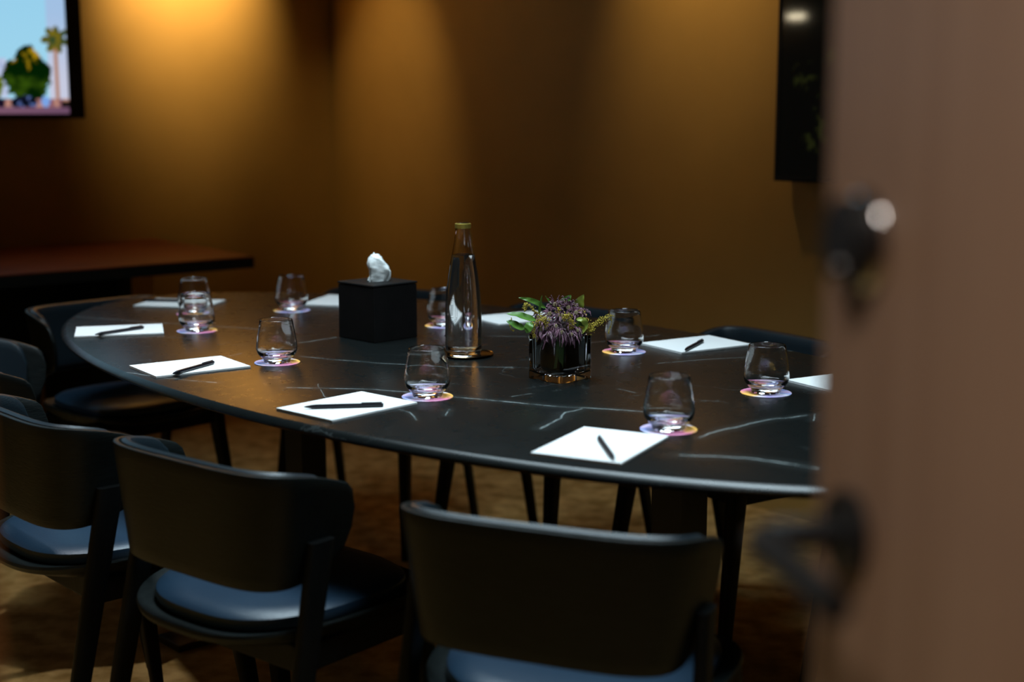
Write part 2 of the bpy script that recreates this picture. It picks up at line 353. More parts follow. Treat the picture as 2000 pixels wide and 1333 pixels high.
def shell(off0, off1, trim, zb0, top_in, round_=.004, tipround=.03):
    """band following the chair's plan curve between two offsets (inwards positive), lofted along the curve"""
    P = PLAN; n = len(P); rings = []
    idx = [i for i in range(trim, n-trim)]
    for i in idx:
        p = P[i]; t = (P[min(i+1, n-1)] - P[max(i-1, 0)]).normalized(); nin = Vector((-t.y, t.x, 0))   # inward
        q = (p.y + CD)/(WING + CD); q = max(0, min(1, q))
        zt = RIMZ - DROP*q*q - top_in; zb = zb0 + .045*q**3
        # distance from the tip, for rounding the tip corner
        e = min(i-trim, n-1-trim-i)/(n-1)*.9
        if e < tipround:
            u = 1 - e/tipround; k = 1 - math.sqrt(max(0, 1-u*u)); hgt = zt-zb
            zt -= k*hgt*.30; zb += k*hgt*.30
        ring_ = []
        m = 10
        def at(off, z):
            s = .87 + .13*max(0, min(1, (z-.53)/(RIMZ-.53)))
            pp = p + nin*off; return Vector((pp.x*s, pp.y*s - (1-s)*.05, z))
        th = off1-off0
        for k in range(m+1): ring_.append(at(off0, zb+round_ + (zt-zb-2*round_)*k/m))
        for a in (.25, .5, .75):
            ring_.append(at(off0 + th*(1-math.cos(PI*a))/2, zt - round_ + round_*math.sin(PI*a)))
        for k in range(m+1): ring_.append(at(off1, zt-round_ - (zt-zb-2*round_)*k/m))
        for a in (.25, .5, .75):
            ring_.append(at(off1 - th*(1-math.cos(PI*a))/2, zb + round_ - round_*math.sin(PI*a)))
        rings.append(ring_)
    return MB().loft(rings)
def seatring(s, z, n=64, e=2.7, lift=0):
    out = []
    for k in range(n):
        a = 2*PI*k/n; c, si = math.cos(a), math.sin(a)
        x = .222*math.copysign(abs(c)**(2/e), c); y = .225*math.copysign(abs(si)**(2/e), si)
        wx = 1 + .06*(y/.225)           # a little wider at the front
        out.append(Vector((x*s*wx, .088 + y*s, z + lift*(abs(x)/.222)**3)))
    return out
def legm(p0, p1, w0, d0, w1, d1, n=1):
    """tapered rounded-rectangular leg from p0 (foot) to p1 (top)"""
    p0, p1 = Vector(p0), Vector(p1); rings = []
    for k in range(9):
        u = k/8; c = p0.lerp(p1, u); w = w0+(w1-w0)*u; d = d0+(d1-d0)*u; r_ = []
        for j in range(16):
            a = 2*PI*j/16 + PI/16; ca, sa = math.cos(a), math.sin(a)
            r_.append(c + Vector((w/2*math.copysign(abs(ca)**.5, ca), d/2*math.copysign(abs(sa)**.5, sa), 0)))
        rings.append(r_)
    return MB().loft(rings)
def make_chair():
    t = empty('armchair', (0, 0, 0))
    shell(0, .011, 0, .525, 0).build('backrest', M_ash, t)
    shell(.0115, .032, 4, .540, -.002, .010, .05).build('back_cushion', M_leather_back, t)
    st = MB().loft([seatring(.9, .428), seatring(.985, .434, lift=.012), seatring(1.0, .442, lift=.016), seatring(.99, .447, lift=.016), seatring(.93, .445, lift=.008), seatring(.7, .443)])
    st.build('seat', M_ash, t)
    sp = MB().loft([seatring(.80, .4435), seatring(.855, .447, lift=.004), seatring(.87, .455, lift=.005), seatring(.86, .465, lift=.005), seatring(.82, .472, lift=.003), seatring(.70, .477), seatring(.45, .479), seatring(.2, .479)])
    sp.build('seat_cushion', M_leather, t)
    for sx in (-1, 1):
        legm((sx*.232, -.150, 0), (sx*.214, -.012, .60), .022, .026, .020, .050).build('leg', M_leg, t)
        legm((sx*.215, .285, 0), (sx*.185, .225, .436), .022, .026, .034, .050).build('leg', M_leg, t)
    fr = MB()
    for sx in (-1, 1): fr.box((sx*.185, .10, .405), (.026, .28, .045), bev=.004)
    fr.box((0, .225, .405), (.36, .024, .045), bev=.004); fr.box((0, -.03, .405), (.36, .024, .045), bev=.004)
    fr.build('seat_frame', M_leg, t, smooth=False)
    return t
def copy_tree(o, parent=None):
    c = o.copy(); COL.objects.link(c)
    if parent: c.parent = parent
    for ch in list(o.children): copy_tree(ch, c)
    return c
proto = make_chair()
CH = [(-.93, -.572, 24.9, 'black armchair nearest the open door, its curved back filling the bottom centre'),
      (-.315, -.725, 8.8, 'black armchair on the near side, second in the row from the open door'),
      (.20, -.79, .2, 'black armchair on the near side, third from the open door, cut by the left edge'),
      (.86, -.61, -27, 'dark armchair at the left edge, between the near row and the head chair'),
      (1.40, -.10, -85, 'dark armchair at the far left head of the oval table'),
      (1.08, .62, 205, 'black armchair on the far side of the table behind the tissue box'),
      (.45, .75, 184, 'black armchair on the far side of the table behind the flower vase'),
      (-.20, .78, 172, 'black armchair with a thin lit rim behind the notepad at the far right'),
      (-.93, .60, 155, 'dark armchair at the far right of the table, mostly hidden behind the open door')]
for i, (al, ac, r, lab) in enumerate(CH):
    o = proto if i == 0 else copy_tree(proto)
    o.location = T(al, ac); o.rotation_euler = (0, 0, -math.radians(48.1-r))
    tag(o, lab, 'chair', 'black armchairs around the oval conference table')

# ------------------------------------------------------------------ side desk by the left wall
Z = .742
dc = [R(LR-.005, .745), R(LR-.86, .705), R(LR-.86, -1.15), R(LR-.005, -1.15)]
dk = empty('wall_desk', R(LR-.43, -.2), YR)
tag(dk, 'reddish brown wooden side desk against the left wall under the bright screen', 'desk')
inv = Matrix.Translation(R(LR-.43, -.2)) @ Matrix.Rotation(YR, 4, 'Z'); inv.invert()
def desk_layer(z0, z1, inset):
    c = sum(dc, Vector())/4
    v = []
    for z in (z0, z1):
        for p in dc: q = p + (c-p).normalized()*inset; v.append(inv @ Vector((q.x, q.y, z)))
    return mesh(v, [(0, 1, 2, 3), (4, 5, 6, 7), (0, 1, 5, 4), (1, 2, 6, 5), (2, 3, 7, 6), (3, 0, 4, 7)])
link('desktop', desk_layer(Z-.004, Z, .002), M_desk, dk, smooth=False)
link('edge_band', desk_layer(Z-.042, Z-.004, 0), M_deskdark, dk, smooth=False)
for y0 in (.45, -.72):
    MB().box((0, y0, (Z-.042)/2), (.70, .05, Z-.042), bev=.004).build('panel_leg', M_deskdark, dk, smooth=False)
MB().box((-.22, -.13, .52), (.02, 1.12, .30)).build('modesty_panel', M_deskdark, dk, smooth=False)

# ------------------------------------------------------------------ wall screens
def frame_box(mb, u0, u1, z0, z1, b, y0, y1):
    for (a0, a1, c0, c1) in ((u0, u1, z0, z0+b), (u0, u1, z1-b, z1), (u0, u0+b, z0+b, z1-b), (u1-b, u1, z0+b, z1-b)):
        mb.box(((a0+a1)/2, (y0+y1)/2, (c0+c1)/2), (a1-a0, abs(y1-y0), c1-c0), bev=.0015)
def colour_grid(name, u0, u1, z0, z1, y, nx, nz, fn, parent, strength):
    v = []; f = []; cols = []
    for j in range(nz+1):
        for i in range(nx+1):
            s, t = i/nx, j/nz; v.append((u0+(u1-u0)*s, y, z0+(z1-z0)*t)); cols.append(fn(s, t))
    for j in range(nz):
        for i in range(nx):
            a = j*(nx+1)+i; f.append((a, a+1, a+nx+2, a+nx+1))
    me = bpy.data.meshes.new('mesh'); me.from_pydata(v, [], f); me.update()
    ca = me.color_attributes.new('picture', 'FLOAT_COLOR', 'POINT')
    for i, c in enumerate(cols): ca.data[i].color = (*c, 1)
    m = pm(name+'_glow', (.004, .004, .004), .05); b = m.node_tree.nodes['Principled BSDF']
    at = N(m, 'ShaderNodeAttribute'); at.attribute_name = 'picture'
    L(m, at.outputs['Color'], b.inputs['Emission Color']); b.inputs['Emission Strength'].default_value = strength
    return link(name, me, m, parent, smooth=False)
def lin(*c): return tuple((x/255)**2.2 for x in c)
def mixc(a, b, t): t = max(0, min(1, t)); return tuple(x+(y-x)*t for x, y in zip(a, b))
def ss(a, b, x): t = max(0, min(1, (x-a)/(b-a))); return t*t*(3-2*t)
SW, SH = 1.22, .70
def street(s, t):
    """daytime street scene; x in metres from the right edge of the picture, z metres up"""
    x = (1-s)*SW - .042; z = t*SH
    nz = noise.fractal(Vector((x*16, z*16, 1.3)), 1, 2, 4); n2 = noise.fractal(Vector((x*50, z*50, 5)), 1, 2, 3)
    c = mixc(lin(160, 213, 235), lin(148, 205, 235), z/.5)
    if x < .075: c = mixc(lin(196, 200, 222), lin(160, 190, 225), ss(.1, .4, z))       # pale tower at the right
    if x > .23 and z < .20 - (x-.23)*.1 and z > .06: c = mixc(lin(200, 210, 235), lin(150, 165, 205), n2*.8+.4)
    # big tree
    tr = ((x-.155)/.092)**2 + ((z-.125)/.085)**2; top = ((x-.145)/.05)**2 + ((z-.19)/.055)**2
    if min(tr, top) + nz*.5 + n2*.25 < 1:
        c = mixc(lin(10, 34, 10), lin(50, 75, 18), .25+nz*1.4+n2*.5)
        if z > .15: c = mixc(c, lin(165, 130, 25), ss(.05, .5, nz+n2*.6+.15))
    t2 = ((x-.30)/.055)**2 + ((z-.10)/.055)**2
    if t2 + nz*.4 < 1: c = mixc(lin(60, 90, 15), lin(150, 150, 25), .5+nz)
    # palm
    if abs(x-(.042+.0*(z))) < .006+.004*max(0, .15-z)*6 and .03 < z < .25: c = lin(170, 120, 90)
    px, pz = x-.040, z-.275; rr = math.hypot(px, pz*1.1); an = math.atan2(pz, px)
    fr = .052*(.55+.45*abs(math.cos(an*3.5+.4)))*(1.0 if pz > -.012 else 1.15)
    if rr < fr + n2*.008: c = mixc(lin(45, 70, 45), lin(120, 105, 25), .4+n2*1.3)
    # cars and people, road
    if z < .055: c = mixc(lin(120, 75, 95), lin(190, 140, 120), .5+n2)
    cr = ((x-.17)/.05)**2 + ((z-.040)/.026)**2
    if cr < 1: c = mixc(lin(18, 22, 35), lin(90, 110, 170), ss(.15, .6, n2+.1))
    if ((x-.09)/.016)**2 + ((z-.045)/.02)**2 < 1: c = lin(120, 160, 225)
    if x > .24 and z < .06 and nz > .05: c = lin(28, 22, 40)
    if z < .022: c = mixc(lin(150, 105, 115), lin(105, 75, 100), s)
    if x < .03 and z < .045 and z > .022: c = lin(30, 25, 22)
    return c
def make_screen(name, loc, w, h, depth, bez, picture, nx, nz, rotz, strength, bracket):
    """local: +X to the viewer's right along the wall, -Y into the room; origin on the wall at the bottom centre"""
    t = empty(name, loc, rotz)
    mb = MB().box((0, -depth+.022, h/2), (w, .036, h), bev=.003); mb.build('casing', M_blackplastic, t, smooth=False)
    fb = MB(); frame_box(fb, -w/2, w/2, 0, h, bez, -depth-.002, -depth+.006); fb.build('bezel', M_blackplastic, t, smooth=False)
    colour_grid('screen', -w/2+bez, w/2-bez, bez, h-bez, -depth+.0005, nx, nz, picture, t, strength)
    if bracket: MB().box((0, -(depth-.04)/2, h/2), (w*.5, depth-.04, h*.6)).build('wall_mount', M_blackplastic, t, smooth=False)
    return t
# left screen: lower right corner at q=.425 on the left wall; local X -> RU
bz = .018
wl = SW+2*bz
t1 = make_screen('wall_screen', R(LR, .425-wl/2, 1.222), wl, SH+2*bz, .12, bz, street, 260, 160, math.radians(40), 1.0, True)
# the photographed margin beside the picture is wide: a black side rail
MB().box((wl/2-.030, -.1165, (SH+2*bz)/2), (.060, .012, SH+2*bz), bev=.002).build('side_rail', M_blackplastic, t1, smooth=False)
tag(t1, 'wall screen on the left wall showing blue sky, a green tree and a palm', 'television')
def foliage_reflection(s, t):  # mirrored foliage, painted into the dark screen as faint emission
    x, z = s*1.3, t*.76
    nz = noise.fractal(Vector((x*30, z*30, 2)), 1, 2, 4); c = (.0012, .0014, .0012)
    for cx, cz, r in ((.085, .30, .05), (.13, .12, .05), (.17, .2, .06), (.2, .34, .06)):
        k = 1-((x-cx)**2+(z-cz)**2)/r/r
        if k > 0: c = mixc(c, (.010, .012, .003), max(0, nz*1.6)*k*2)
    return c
# right screen: left end at r=.411 on the back wall; local X -> -RV
t2 = make_screen('wall_screen', R(.411-.68, QB, 1.046), 1.36, .78, .062, .014, foliage_reflection, 200, 120, YR, 1.0, False)
MB().box((0, -.012, .39), (1.34, .0235, .76)).build('wall_mount', M_blackplastic, t2, smooth=False)
tag(t2, 'dark wall screen on the back wall, half hidden behind the open door', 'television')

# small bar light on the doorway wall, seen only as a bright dash mirrored in the dark screen
M_bar = pm('warm_white_diffuser', (.8, .75, .6), .5); g = M_bar.node_tree.nodes['Principled BSDF']
g.inputs['Emission Color'].default_value = (1, .86, .58, 1); g.inputs['Emission Strength'].default_value = 26
wl_ = empty('wall_light', R(2.845, QN, 1.765), YR)
tag(wl_, 'small bar wall light, seen as a bright dash mirrored in the dark screen', 'light')
MB().box((0, .010, 0), (.15, .020, .052), bev=.003).build('housing', M_blackplastic, wl_, smooth=False)
MB().box((0, .022, 0), (.115, .008, .030), bev=.003).build('diffuser', M_bar, wl_, smooth=False)

# ------------------------------------------------------------------ table setting
ZT = .7401
# coasters + tumblers
TUMB = [(.0, .0035), (.018, .0035), (.0215, .0), (.0262, .0), (.0275, .002), (.0285, .007), (.0345, .0125), (.0400, .0195), (.0423, .028), (.0424, .034), (.0412, .046), (.0385, .062), (.0360, .075), (.0340, .0885),
        (.0336, .0892), (.0330, .0895), (.0325, .0888), (.0345, .075), (.0370, .062), (.0398, .046), (.0409, .034), (.0406, .028), (.0380, .0215), (.0320, .0170), (.018, .0160), (.0, .0158)]
def make_tumbler():
    o = MB().lathe(TUMB, 56).build('tumbler', M_glass); return o
def make_coaster():
    return MB().lathe([(.0, 0), (.0465, 0), (.0472, .0004), (.0472, .0011), (.0467, .0015), (.0, .0015)], 56).build('coaster', M_coaster)
GL = [((-.747, 3.334), 'in front of the blurred glass at the far left head of the table, its rim overlapping it', 200, 'the nearer of two overlapping glasses at the left end of the table'),
      ((-.488, 2.91), 'right of the notepad with the pen on the left near side', 190, None),
      ((-.155, 2.556), 'in front of the water bottle', 185, None),
      ((.258, 2.288), 'nearest the open door at the front', 170, None),
      ((.472, 2.593), 'at the right by the half-hidden notepad', 20, None),
      ((.243, 3.041), 'just right of the flower vase', 15, None),
      ((-.575, 3.677), 'left of the tissue box on the far side', 0, None),
      ((-.164, 3.414), 'hidden behind the water bottle', 0, None),
      ((-.815, 3.62), 'behind another glass at the far left end', 100, None)]
glab = ['clear tumbler at the left end of the table, the nearer of two overlapping glasses',
        'clear tumbler between the near left notepad and the tissue box',
        'clear tumbler in front of the water bottle',
        'clear tumbler at the front right, behind the notepad closest to the camera',
        'clear tumbler at the right end of the table next to the open door',
        'clear tumbler directly right of the flower vase, touched by a yellow spray',
        'clear tumbler on the far side, left of the black tissue box',
        'clear tumbler mostly hidden behind the water bottle',
        'clear tumbler at the far left end, the rear of two overlapping glasses']
clab = ['round pastel coaster under the nearer of two overlapping glasses at the left end',
        'round pastel coaster under the glass between the near left notepad and the tissue box',
        'round pastel coaster under the glass in front of the water bottle',
        'round pastel coaster under the front right glass, nearest the camera',
        'round pastel coaster under the glass next to the open door',
        'round pastel coaster under the glass right of the flower vase',
        'round pastel coaster under the far side glass left of the tissue box',
        'round pastel coaster mostly hidden behind the water bottle',
        'round pastel coaster under the rear of two overlapping glasses at the far left']
gp, cp = make_tumbler(), make_coaster()
for i, (xy, _, rz, _) in enumerate(GL):
    c = cp if i == 0 else cp.copy(); g_ = gp if i == 0 else gp.copy()
    if i: COL.objects.link(c); COL.objects.link(g_)
    c.location = (xy[0], xy[1], ZT+.0001); c.rotation_euler = (0, 0, math.radians(rz+180))
    g_.location = (xy[0], xy[1], ZT+.0018); g_.rotation_euler = (0, 0, i)
    tag(c, clab[i], 'coaster', 'pastel coasters under the tumblers'); tag(g_, glab[i], 'glass', 'empty tumblers on the conference table')
# notepads
def make_pad():
    mb = MB(); W_, D_ = .2, .148
    sh = lambda i, s: .0002*math.sin(i*7.3+s)
    for i in range(7): mb.box((sh(i, 0), sh(i, 2), .0003+.0006*i), (W_, D_, .00052))
    return mb.build('notepad', M_paper, smooth=False)
PADS = [((-.929, 3.326), 75, 'with a pen, just left of the nearer of two overlapping glasses'),
        ((-.657, 2.853), 55, 'on the near left with a black pen slanting across its middle'),
        ((-.291, 2.464), 42, 'on the near side, a pen lying lengthwise across it'),
        ((.140, 2.170), 27, 'nearest the camera at the front right with a short-looking pen'),
        ((.410, 3.129), 58, 'on the far right side behind the glasses, with a slanting pen'),
        ((.655, 2.690), 60, 'at the right edge of the view, mostly hidden by the open door'),
        ((.015, 3.530), 58, 'on the far side between the water bottle and the flowers'),
        ((-.468, 3.850), 15, 'on the far side, partly hidden behind the black tissue box'),
        ((-.895, 3.800), 100, 'at the far left end, behind the overlapping glasses')]
pp = make_pad()
for i, (xy, yaw, wh) in enumerate(PADS):
    o = pp if i == 0 else pp.copy()
    if i: COL.objects.link(o)
    o.location = (xy[0], xy[1], ZT+.0001); o.rotation_euler = (0, 0, math.radians(90-yaw))
    tag(o, 'white paper notepad ' + wh, 'notepad', 'white notepads around the conference table')
# pens
def make_pen():
    t = empty('pen', (0, 0, 0))
    b = MB(); b.v = []
    mb = MB().lathe([(0, -.066), (.0032, -.0655), (.0038, -.063), (.0040, -.02), (.0040, .052), (.0036, .058)], 6)
    mb.v = [Vector((v.z, v.x, v.y)) for v in mb.v]; mb.build('barrel', M_pen, t, smooth=False)
    tpn = MB().lathe([(.0036, .058), (.0016, .069), (.0005, .0725), (0, .073)], 12)
    tpn.v = [Vector((v.z, v.x, v.y)) for v in tpn.v]; tpn.build('tip', M_pen, t)
    cl = MB().box((-.045, 0, .0045), (.036, .0022, .0014), bev=.0004); cl.build('clip', M_pen, t, smooth=False)
    return t
pn = make_pen()
PENS = [((291, 638), (178, 655), 'lying on the notepad at the left end of the table'),
        ((425, 706), (332, 732), 'slanting across the notepad on the near left of the table'),
        ((767, 791), (583, 796), 'lying along the notepad in front of the water bottle'),
        ((1168, 853), (1200, 898), 'on the notepad nearest the camera'),
        ((1380, 662), (1331, 688), 'on the far right notepad behind the rightmost glasses'),
        ((362, 588), (292, 586.5), 'on the notepad at the far left head of the table')]
def onplane(px, py, z):              # photo pixel -> point on a horizontal plane
    x, y = (px-1000)/2778, -(py-666.5)/2778; c, s = math.cos(PITCH), math.sin(PITCH)
    d = Vector((x, c+y*s, -s+y*c)); return Vector((0, 0, EYE)) + d*((z-EYE)/d.z)
for i, (e0, e1, wh) in enumerate(PENS):
    o = pn if i == 0 else copy_tree(pn)
    a, b = onplane(*e0, ZT+.008), onplane(*e1, ZT+.008); d = b-a
    o.location = ((a.x+b.x)/2, (a.y+b.y)/2, ZT+.0084); o.rotation_euler = (0, 0, math.atan2(d.y, d.x))
    tag(o, 'slim black pen ' + wh, 'pen', 'black pens on the notepads')

# tissue box
tb = empty('tissue_box', (-.309, 3.243, ZT), math.radians(45))
tag(tb, 'black cube tissue box with a white tissue sticking out', 'tissue box')
S = .128
MB().box((0, 0, .0625), (S, S, .125), bev=.0025).build('box_body', M_box, tb, smooth=False)
# lid with an oval slot
lid = MB(); n = 48
def lidring(k, z, inner):
    out = []
    for j in range(n):
        a = 2*PI*j/n; c, s = math.cos(a), math.sin(a)
        if inner: out.append(Vector((.030*c, .015*s, z)))
        else:
            m_ = max(abs(c), abs(s)); out.append(Vector((k*c/m_, k*s/m_, z)))
    return out
lid.loft([lidring(S/2+.0005, .1262, 0), lidring(S/2+.0012, .1282, 0), lidring(S/2+.0005, .1302, 0), lidring(S/2-.002, .1310, 0), lidring(0, .1310, 1), lidring(0, .1262, 1)], loop=True)
lid.build('lid', M_box, tb, smooth=False)
# crumpled tissue: a folded, pinched sheet with real thickness, standing up from the slot
tv = []; tf = []; NU, NV = 40, 34
for j in range(NV+1):
    v_ = j/NV
    for i in range(NU+1):
        a = 2*PI*i/NU
        wdt = .0205 + .0045*math.sin(min(1, v_*1.45)*PI*.5) - .013*max(0, v_-.6)/.4
        dpt = .0060 + .009*v_ - .008*max(0, v_-.6)/.4
        fold = 1 + .16*math.sin(3*a+v_*3.2+.4) + .10*math.sin(5*a-2.2*v_) + .03*math.sin(11*a+5*v_)
        nn = noise.fractal(Vector((math.cos(a)*1.6, math.sin(a)*1.6, v_*3.1)), 1, 2, 4)
        x = wdt*math.cos(a)*fold*(1+.12*nn) + .004*v_ + .0035*math.sin(v_*5)
        y = dpt*math.sin(a)*fold*(1+.25*nn)
        z = .125 + .062*v_*(1+.12*math.cos(a-2.4)*v_) + .004*v_*nn
        tv.append((x, y, z))
for j in range(NV):
    for i in range(NU):
        a = j*(NU+1)+i; tf.append((a, a+1, a+NU+2, a+NU+1))
top = len(tv); cx = [sum(tv[NV*(NU+1)+i][k] for i in range(NU))/NU for k in range(3)]; tv.append((cx[0], cx[1], cx[2]-.006))
for i in range(NU): tf.append((NV*(NU+1)+i, NV*(NU+1)+i+1, top))
me = mesh(tv, tf); ts = link('tissue', me, M_tissue, tb, rotz=math.radians(-45)); ts['label'] = 'white crumpled tissue'

# water bottle on its tray
bx, by = -.1035, 3.000
tr = MB().lathe([(0, .0005), (.050, .0005), (.0545, .0008), (.0575, .0030), (.0590, .0048), (.0583, .0054), (.056, .0038), (.052, .0022), (0, .0020)], 64).build('bottle_coaster', M_tray, loc=(bx+.005, by, ZT))
tag(tr, 'round dark polished metal coaster under the water bottle', 'coaster')
bt = empty('water_bottle', (bx, by, ZT+.0024))
tag(bt, 'tall clear glass water bottle with a gold cap and black oval print', 'bottle')
OUT = [(.0, .006), (.026, .004), (.033, .0005), (.0355, .0), (.0375, .002), (.0385, .008), (.0388, .03), (.0389, .07), (.0384, .095), (.0372, .120), (.0350, .146), (.0320, .170), (.0288, .190), (.0252, .209), (.0222, .227), (.0197, .243), (.0177, .257), (.0163, .268), (.0160, .272), (.0160, .278)]
INN = [(.0135, .278), (.0137, .268), (.0155, .257), (.0176, .243), (.0201, .227), (.0231, .209), (.0267, .190), (.0299, .170), (.0329, .146), (.0351, .120), (.0363, .095), (.0368, .070), (.0367, .03), (.036, .018), (.033, .0125), (.024, .0115), (.0, .013)]
def smoothprof(p, k=3):
    return [(v.x, v.y) for v in catmull([(a, b, 0) for a, b in p], k)]
MB().lathe(smoothprof(OUT)+smoothprof(INN), 72).build('glass_body', M_glass, bt)
def rin(z):
    P = INN[::-1]
    for (r0, z0), (r1, z1) in zip(P[:-1], P[1:]):
        if z0 <= z <= z1 and z1 > z0: return r0+(r1-r0)*(z-z0)/(z1-z0)
    return .013
wz = .2135; wp = [(.0, .0128), (.024, .0113)] + [(rin(z)+.0003, z) for z in [.0125, .018, .03, .05, .07, .095, .11, .12, .135, .146, .16, .17, .18, .19, .2, .209]] + [(rin(wz)+.0003, wz+.0008), (rin(wz)-.0015, wz), (0, wz)]
MB().lathe(wp, 72).build('water', M_water, bt)
MB().lathe([(0, .2800), (.0165, .2800), (.0172, .2795), (.0172, .2705), (.0168, .2700), (.0162, .2700), (.0162, .2783), (0, .2783)], 48).build('cap', M_brass, bt)
MB().lathe([(0, .2803), (.0145, .2803), (.0148, .2812), (.0140, .2818), (0, .2818)], 40).build('cap_seal', M_chrome, bt)
# black oval print, curved on the glass
def rout(z):
    for (r0, z0), (r1, z1) in zip(OUT[:-1], OUT[1:]):
        if z0 <= z <= z1 and z1 > z0: return r0+(r1-r0)*(z-z0)/(z1-z0)
    return .0385
LC = math.radians(-90-38)           # centre azimuth of the print
def onb(u, v):                       # u sideways, v up, in metres, on the bottle's skin
    z = .098+v; r = rout(z)+.00025; a = LC + u/r
    return Vector((r*math.cos(a), r*math.sin(a), z))
pr = MB()
def strip(pts, wd):
    for (p, q) in zip(pts[:-1], pts[1:]):
        d = Vector((q[0]-p[0], q[1]-p[1])); 
        if d.length < 1e-7: continue
        nrm = Vector((-d.y, d.x)).normalized()*wd/2
        k = len(pr.v)
        cs = [(p[0]+nrm.x, p[1]+nrm.y), (q[0]+nrm.x, q[1]+nrm.y), (q[0]-nrm.x, q[1]-nrm.y), (p[0]-nrm.x, p[1]-nrm.y)]
        pr.add([onb(*c) for c in cs], [(0, 1, 2, 3)])
def stadium(hw, hh, n=14):
    out = []
    for i in range(n+1): a = PI*i/n; out.append((hw*math.cos(a), (hh-hw)+hw*math.sin(a)))
    for i in range(n+1): a = PI+PI*i/n; out.append((hw*math.cos(a), -(hh-hw)+hw*math.sin(a)))
    out.append(out[0]); return out
strip(stadium(.0135, .0265), .0006); strip(stadium(.0095, .0225), .0004)
mid = stadium(.0115, .0245, 20)
for i in range(0, len(mid)-1, 2): strip([mid[i], (mid[i][0]*1.0+.0009, mid[i][1]+.0012)], .0011)
for i in range(9): strip([(-.0025, -.010+.0026*i), (.0035, -.0088+.0026*i)], .0009)
strip([(-.003, -.0115), (-.003, .0135)], .0007)
for i in range(4): strip([(-.004+.0025*i, -.0155), (-.003+.0025*i, -.013)], .0008)
po = pr.build('printed_logo', M_print, bt, smooth=True); po['label'] = 'black oval printed emblem'

# ------------------------------------------------------------------ vase with flowers
vx, vy = .0935, 2.738
vs = empty('glass_vase', (vx, vy, ZT), math.radians(44))
tag(vs, 'square clear glass vase with a dark lining, right of the water bottle', 'vase')
def sq(h, z, rad, n=12):
    out = []
    for cx_, cy_, a0 in ((1, 1, 0), (-1, 1, 90), (-1, -1, 180), (1, -1, 270)):
        for k in range(n+1):
            a = math.radians(a0+90*k/n); out.append(Vector((cx_*(h-rad)+rad*math.cos(a), cy_*(h-rad)+rad*math.sin(a), z)))
    return out
hv = .0450
MB().loft([sq(hv-.002, 0, .006), sq(hv, .002, .007), sq(hv, .0865, .007), sq(hv-.001, .0878, .006), sq(hv-.0035, .0878, .012), sq(hv-.0045, .086, .014), sq(hv-.0045, .022, .018), sq(hv-.007, .0155, .022), sq(hv-.013, .0125, .022)], loop=False).build('glass_block', M_glass, vs)
def octr(r, z, n=56): return [Vector((r*math.cos(2*PI*k/n), r*math.sin(2*PI*k/n), z)) for k in range(n)]
ln = MB().loft([octr(.030, .0150), octr(.0350, .0175), octr(.0385, .023), octr(.0390, .079), octr(.0380, .0805), octr(.0370, .079), octr(.034, .026), octr(.02, .024)])
ln.build('leaf_lining', M_lining, vs)
stp = MB()
for k, (x, y, r, b_) in enumerate(((-.0375, -.010, .0035, .2), (-.0380, -.004, .003, 0))): pass
# flowers: local frame of the bouquet looks at the room from the doorway (x right, y away, z up)
bq = empty('flower_bouquet', (vx, vy, ZT))
tag(bq, 'small bouquet of purple chrysanthemums, yellow sprays and green leaves', 'flowers')
def leaf(pts, wd, mat, tilt=0, nrm=(0, -1, .3), lab=None):
    P = catmull(pts, 5); n = len(P); v = []; f = []; up0 = Vector(nrm).normalized()
    for i, p in enumerate(P):
        u = i/(n-1); t = (P[min(i+1, n-1)]-P[max(i-1, 0)]).normalized(); sd = t.cross(up0).normalized(); up = sd.cross(t).normalized()
        w_ = wd*(math.sin(PI*min(1, u**.75))**.8+.03)*(1-.15*u)
        for k in range(5):
            s = (k-2)/2; v.append(p + sd*s*w_ - up*(abs(s)*w_*-.22) + up*(.0006*math.sin(u*20+k)))
    m = len(v); v += [q + up0*-.0005 for q in v]
    for i in range(n-1):
        for k in range(4):
            a = i*5+k; f.append((a, a+1, a+6, a+5)); f.append((m+a, m+a+5, m+a+6, m+a+1))
    for i in range(n-1):
        for k in (0, 4): a = i*5+k; f.append((a, a+5, m+a+5, m+a))
    for k in range(4):
        f.append((k, k+1, m+k+1, m+k)); a = (n-1)*5+k; f.append((a, a+1, m+a+1, m+a))
    return MB().add(v, f).build('leaf', mat, bq)
X = lambda px: (px-1093)/985.0
Zp = lambda py: (743-py)/985.0 - .002
def pt(px, py, y=0): return (X(px), y, Zp(py) - y*.17)
leaf([pt(1066, 605, -.01), pt(1048, 594, -.015), pt(1030, 588, -.02), pt(1013, 585, -.02)], .0052, M_leaf)
leaf([pt(1052, 620, -.03), pt(1054, 600, -.032), pt(1058, 580, -.034)], .0026, M_leaf, nrm=(.3, -1, 0))
leaf([pt(1082, 600, -.0), pt(1072, 590, 0), pt(1064, 580, 0)], .002, M_leaf)
leaf([pt(1047, 628, -.03), pt(1030, 624, -.036), pt(1010, 618, -.04), pt(989, 616, -.042)], .0090, M_leaf, nrm=(.1, -.6, .8))
leaf([pt(1026, 643, -.035), pt(1014, 641, -.04), pt(1000, 634, -.045), pt(990, 630, -.045)], .0088, M_leaf, nrm=(0, -.7, .7))
leaf([pt(1036, 632, -.045), pt(1033, 640, -.05), pt(1030, 648, -.051), pt(1027, 653, -.050)], .0085, M_leaf, nrm=(-.2, -1, .1))
leaf([pt(1098, 603, .005), pt(1100, 594, .002), pt(1108, 586, 0), pt(1114, 579, 0)], .0090, M_leaf, nrm=(-.2, -1, .2))
leaf([pt(1128, 625, .01), pt(1127, 608, .006), pt(1131, 592, .002), pt(1138, 578, 0)], .0125, M_leafy, nrm=(-.2, -1, .1))
